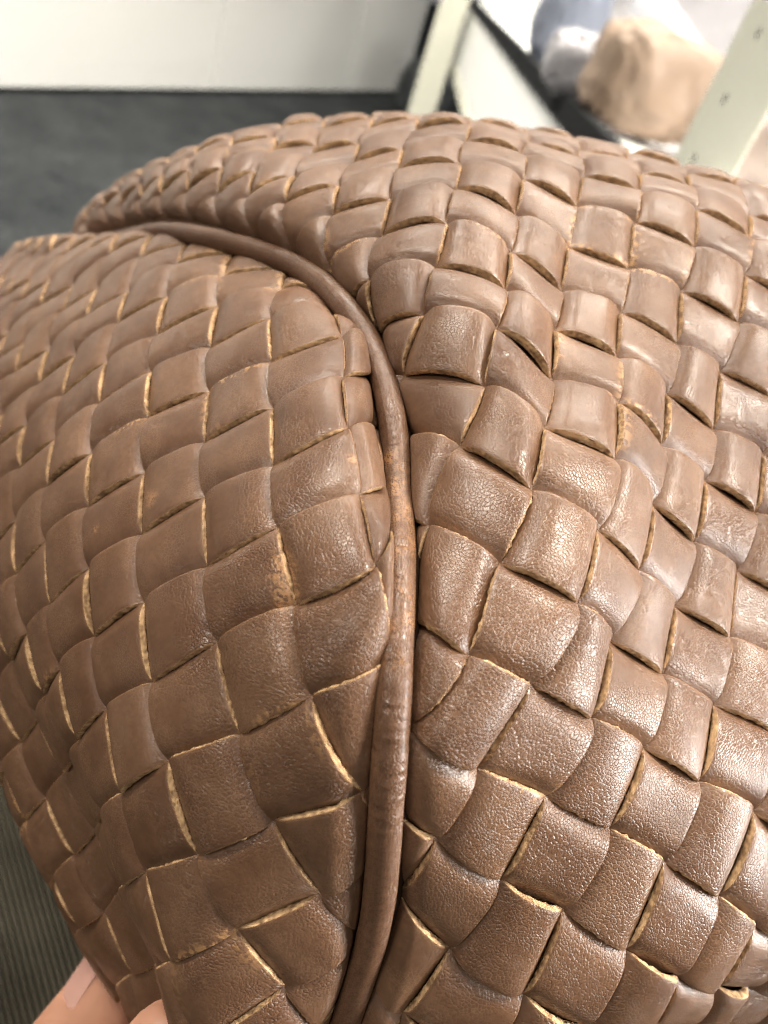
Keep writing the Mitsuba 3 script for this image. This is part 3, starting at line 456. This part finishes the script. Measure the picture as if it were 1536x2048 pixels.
m = pillow((0.36, 0.34, 0.34), (-0.63, 4.95, 0.0005), 6.0)
tag(put('dark_bag', m, 'dark_cloth', smooth=80), 'black bag on the carpet under the far end of the rack', 'bag')
m = pillow((0.16, 0.12, 0.09), (0.05, 1.34, SZ + 0.0005), 4.4, yaw=60)
tag(put('wrapped_parcel', m, 'pale_plastic', smooth=80), 'small pale parcel just behind the black shelf edge beside the tan pouch', 'parcel')


# ribbed stool seat under the bag
def rib_color(p, n, uv):
    return mikit.mix((0.022, 0.019, 0.013), (0.042, 0.037, 0.026), mikit.fbm(p.x * 60, p.y * 60, p.z * 60, 3))
scene['ribbed_fabric'] = {'type': 'principled', 'base_color': proc(rib_color), 'roughness': 0.9, 'specular': 0.15}
SEAT_C, SEAT_Z = (0.0, 0.09), 0.55
seat = rounded_box((0.50, 0.42, 0.08), 0.03, (SEAT_C[0], SEAT_C[1], SEAT_Z - 0.041))
put('seat', seat, 'ribbed_fabric', 'stool', smooth=60)
RIB_ANG, RIB_P = -44.65, 0.0017
gx = np.arange(-0.30, 0.30, RIB_P)
cuts = [manifold3d.Manifold.cylinder(0.8, RIB_P * 0.46, circular_segments=8).rotate([0, 90, 0]).translate([-0.4, float(y), 0]) for y in gx]
ribs = manifold3d.Manifold.compose(cuts).rotate([0, 0, RIB_ANG]).translate([SEAT_C[0], SEAT_C[1], SEAT_Z - 0.0004])
ribs = (ribs ^ manifold3d.Manifold.cube([0.43, 0.35, 0.05], True).translate([SEAT_C[0], SEAT_C[1], SEAT_Z])).to_mesh()
put('fabric_rib', trimesh.Trimesh(ribs.vert_properties[:, :3], ribs.tri_verts), 'ribbed_fabric', 'stool', smooth=40)
tag('stool__fabric_rib', kind='stuff')
put('seat_pan', rounded_box((0.44, 0.36, 0.02), 0.006, (SEAT_C[0], SEAT_C[1], SEAT_Z - 0.092)), 'black_trim', 'stool')
for sx in (-1, 1):
    for sy in (-1, 1):
        x, y = SEAT_C[0] + sx * 0.19, SEAT_C[1] + sy * 0.15
        v, f, uv = tube([(x, y, SEAT_Z - 0.103), (x + sx * .01, y + sy * .01, 0.25), (x + sx * 0.02, y + sy * 0.02, 0.001)], 0.012, 14)
        put('leg', mesh_of(v, f), 'black_trim', 'stool', smooth=50)
tag('stool', 'stool seat in dark olive ribbed fabric seen past the bag at lower left', 'stool')

# the hand that holds the lower left edge
def skin_color(p, n, uv):
    a = mikit.fbm(p.x * 120, p.y * 120, p.z * 120, 3)
    return mikit.mix((0.50, 0.235, 0.15), (0.60, 0.32, 0.215), a)
def skin_bump(p, n, uv):
    return mikit.noise(p.x * 1400, p.y * 1400, p.z * 1400) + 1.5 * mikit.noise(p.x * 500, p.y * 500, p.z * 500)
scene['skin'] = {'type': 'bumpmap', 'scale': 3e-5, 'arbitrary': proc(skin_bump, 6e-5), 'bsdf': {'type': 'principled', 'base_color': proc(skin_color), 'roughness': 0.42, 'specular': 0.45, 'flatness': 0.4}}
scene['nail'] = {'type': 'twosided', 'bsdf': {'type': 'principled', 'base_color': rgb(0.58, 0.33, 0.27), 'roughness': 0.3, 'specular': 0.5}}
def ball(c, r):
    return manifold3d.Manifold.sphere(r, 28).translate([float(x) for x in c])
def chain(pts):
    out = manifold3d.Manifold()
    for (a, ra), (b, rb) in zip(pts[:-1], pts[1:]):
        out = out + manifold3d.Manifold.batch_hull([ball(a, ra), ball(b, rb)])
    return out
FINGERS = [
 [((-0.01519, 0.07914, 0.60872), 0.0080), ((-0.01584, 0.07627, 0.60633), 0.0095), ((-0.01706, 0.07177, 0.59983), 0.0100), ((-0.02165, 0.06525, 0.58516), 0.0104), ((-0.03009, 0.05624, 0.55811), 0.0108), ((-0.03301, 0.04550, 0.52331), 0.0125)],
 [((-0.00197, 0.05153, 0.64964), 0.0058), ((-0.00208, 0.05015, 0.64763), 0.0068), ((-0.00174, 0.04774, 0.63538), 0.0074), ((-0.00549, 0.04536, 0.60210), 0.0082), ((-0.01281, 0.04241, 0.55923), 0.0092)],
 [((0.00923, 0.04910, 0.64261), 0.0058), ((0.00905, 0.04787, 0.63908), 0.0068), ((0.00904, 0.04487, 0.62247), 0.0075), ((0.00431, 0.04202, 0.58675), 0.0084), ((-0.00587, 0.03852, 0.54307), 0.0094)],
 [((0.01956, 0.04544, 0.63032), 0.0056), ((0.01904, 0.04404, 0.62653), 0.0066), ((0.01816, 0.04138, 0.60689), 0.0073), ((0.01256, 0.03841, 0.57100), 0.0082), ((0.00048, 0.03420, 0.52455), 0.0092)],
 [((0.02830, 0.04144, 0.61049), 0.0050), ((0.02745, 0.04037, 0.60719), 0.0058), ((0.02620, 0.03805, 0.58804), 0.0065), ((0.01962, 0.03436, 0.55111), 0.0075), ((0.00616, 0.02918, 0.50501), 0.0086)]]
PALM = [((-0.01281, 0.04241, 0.55923), 0.0105), ((-0.00587, 0.03852, 0.54307), 0.0110), ((0.00048, 0.03420, 0.52455), 0.0110), ((0.00616, 0.02918, 0.50501), 0.0105), ((-0.03166, 0.04349, 0.51514), 0.0135), ((-0.02438, 0.02767, 0.42734), 0.0150), ((-0.00756, 0.02215, 0.41937), 0.0150)]
FOREARM = [((-0.01612, 0.02395, 0.42197), 0.0210), ((-0.02258, 0.00171, 0.27577), 0.0260), ((-0.03469, -0.03972, 0.00529), 0.0340)]
NAIL_A, NAIL_B, NAIL_OUT = (-0.01533, 0.07727, 0.60778), (-0.01753, 0.07120, 0.59813), (-0.9284, -0.0165, 0.3712)

hand = manifold3d.Manifold()
for c in FINGERS: hand = hand + chain(c)
hand = hand + manifold3d.Manifold.batch_hull([ball(a, r) for a, r in PALM]) + chain(FOREARM)
hand = hand.refine_to_length(0.0022).to_mesh()
hm = trimesh.Trimesh(hand.vert_properties[:, :3], hand.tri_verts)
trimesh.smoothing.filter_taubin(hm, 0.5, 0.53, 14)
scene['person'] = mikit.ply(hm, 'skin', smooth=True)
A, B, O = (np.array(q) for q in (NAIL_A, NAIL_B, NAIL_OUT))
along = (B - A) / np.linalg.norm(B - A); O = O - (O @ along) * along; O /= np.linalg.norm(O); S = np.cross(along, O)
ts = np.linspace(0, 1, 15); an = np.radians(np.linspace(-42, 42, 17))
V = []
for lay in (0.0, -0.0007):
    for t in ts:
        base = A + (B - A) * t
        r = 0.0096 + 0.0004 * t
        lim = 1.0 if t < 0.8 else math.sqrt(max(0.05, 1 - ((t - 0.8) / 0.21) ** 2))
        for q in an * lim:
            V.append(base + (r + lay + 0.0003) * (O * math.cos(q) + S * math.sin(q)))
n1 = len(ts) * len(an)
F = np.vstack([grid_faces(len(ts), len(an)), grid_faces(len(ts), len(an), n1, True)])
scene['person__fingernail'] = mikit.ply(mesh_of(V, F), 'nail', smooth=True)
tag('person', 'bare thumb and fingertip of a hand gripping the bag at its lower left edge', 'person')


WHERE = ['above left of the bag', 'above right of the bag', 'behind the viewer on the left', 'beyond the bag near the rack', 'behind the viewer on the right', 'between the white cabinet and the rack, added to brighten the shelf front', 'above the far end of the rack']
# lamp housings above, out of view
for n, (lx, ly, power) in enumerate(LAMPS):
    key = 'ceiling_lamp' + ('_%03d' % n if n else '')
    scene[key + '__housing'] = mikit.ply(rounded_box((1.24, 0.34, 0.05), 0.01, (lx, ly, CEILING)), 'white_paint')
    tag(key, 'white ceiling lamp panel ' + WHERE[n], 'lamp', 'ceiling lamps')
scene['added_side_light__housing'] = mikit.ply(rounded_box((0.06, 1.28, 1.68), 0.02, (SIDE_LIGHT[0] + 0.035, SIDE_LIGHT[1], SIDE_LIGHT[2])), 'black_trim')  # back and pole of the added side light, out of view
v, f, uv = tube([(SIDE_LIGHT[0] + 0.05, SIDE_LIGHT[1], 0.005), (SIDE_LIGHT[0] + 0.05, SIDE_LIGHT[1], 0.5)], 0.02, 14)
scene['added_side_light__stand'] = mikit.ply(mesh_of(v, f), 'black_trim', smooth=50)
tag('added_side_light', 'unseen upright light panel added to the right of the bag for its glossy reflections', 'lamp')
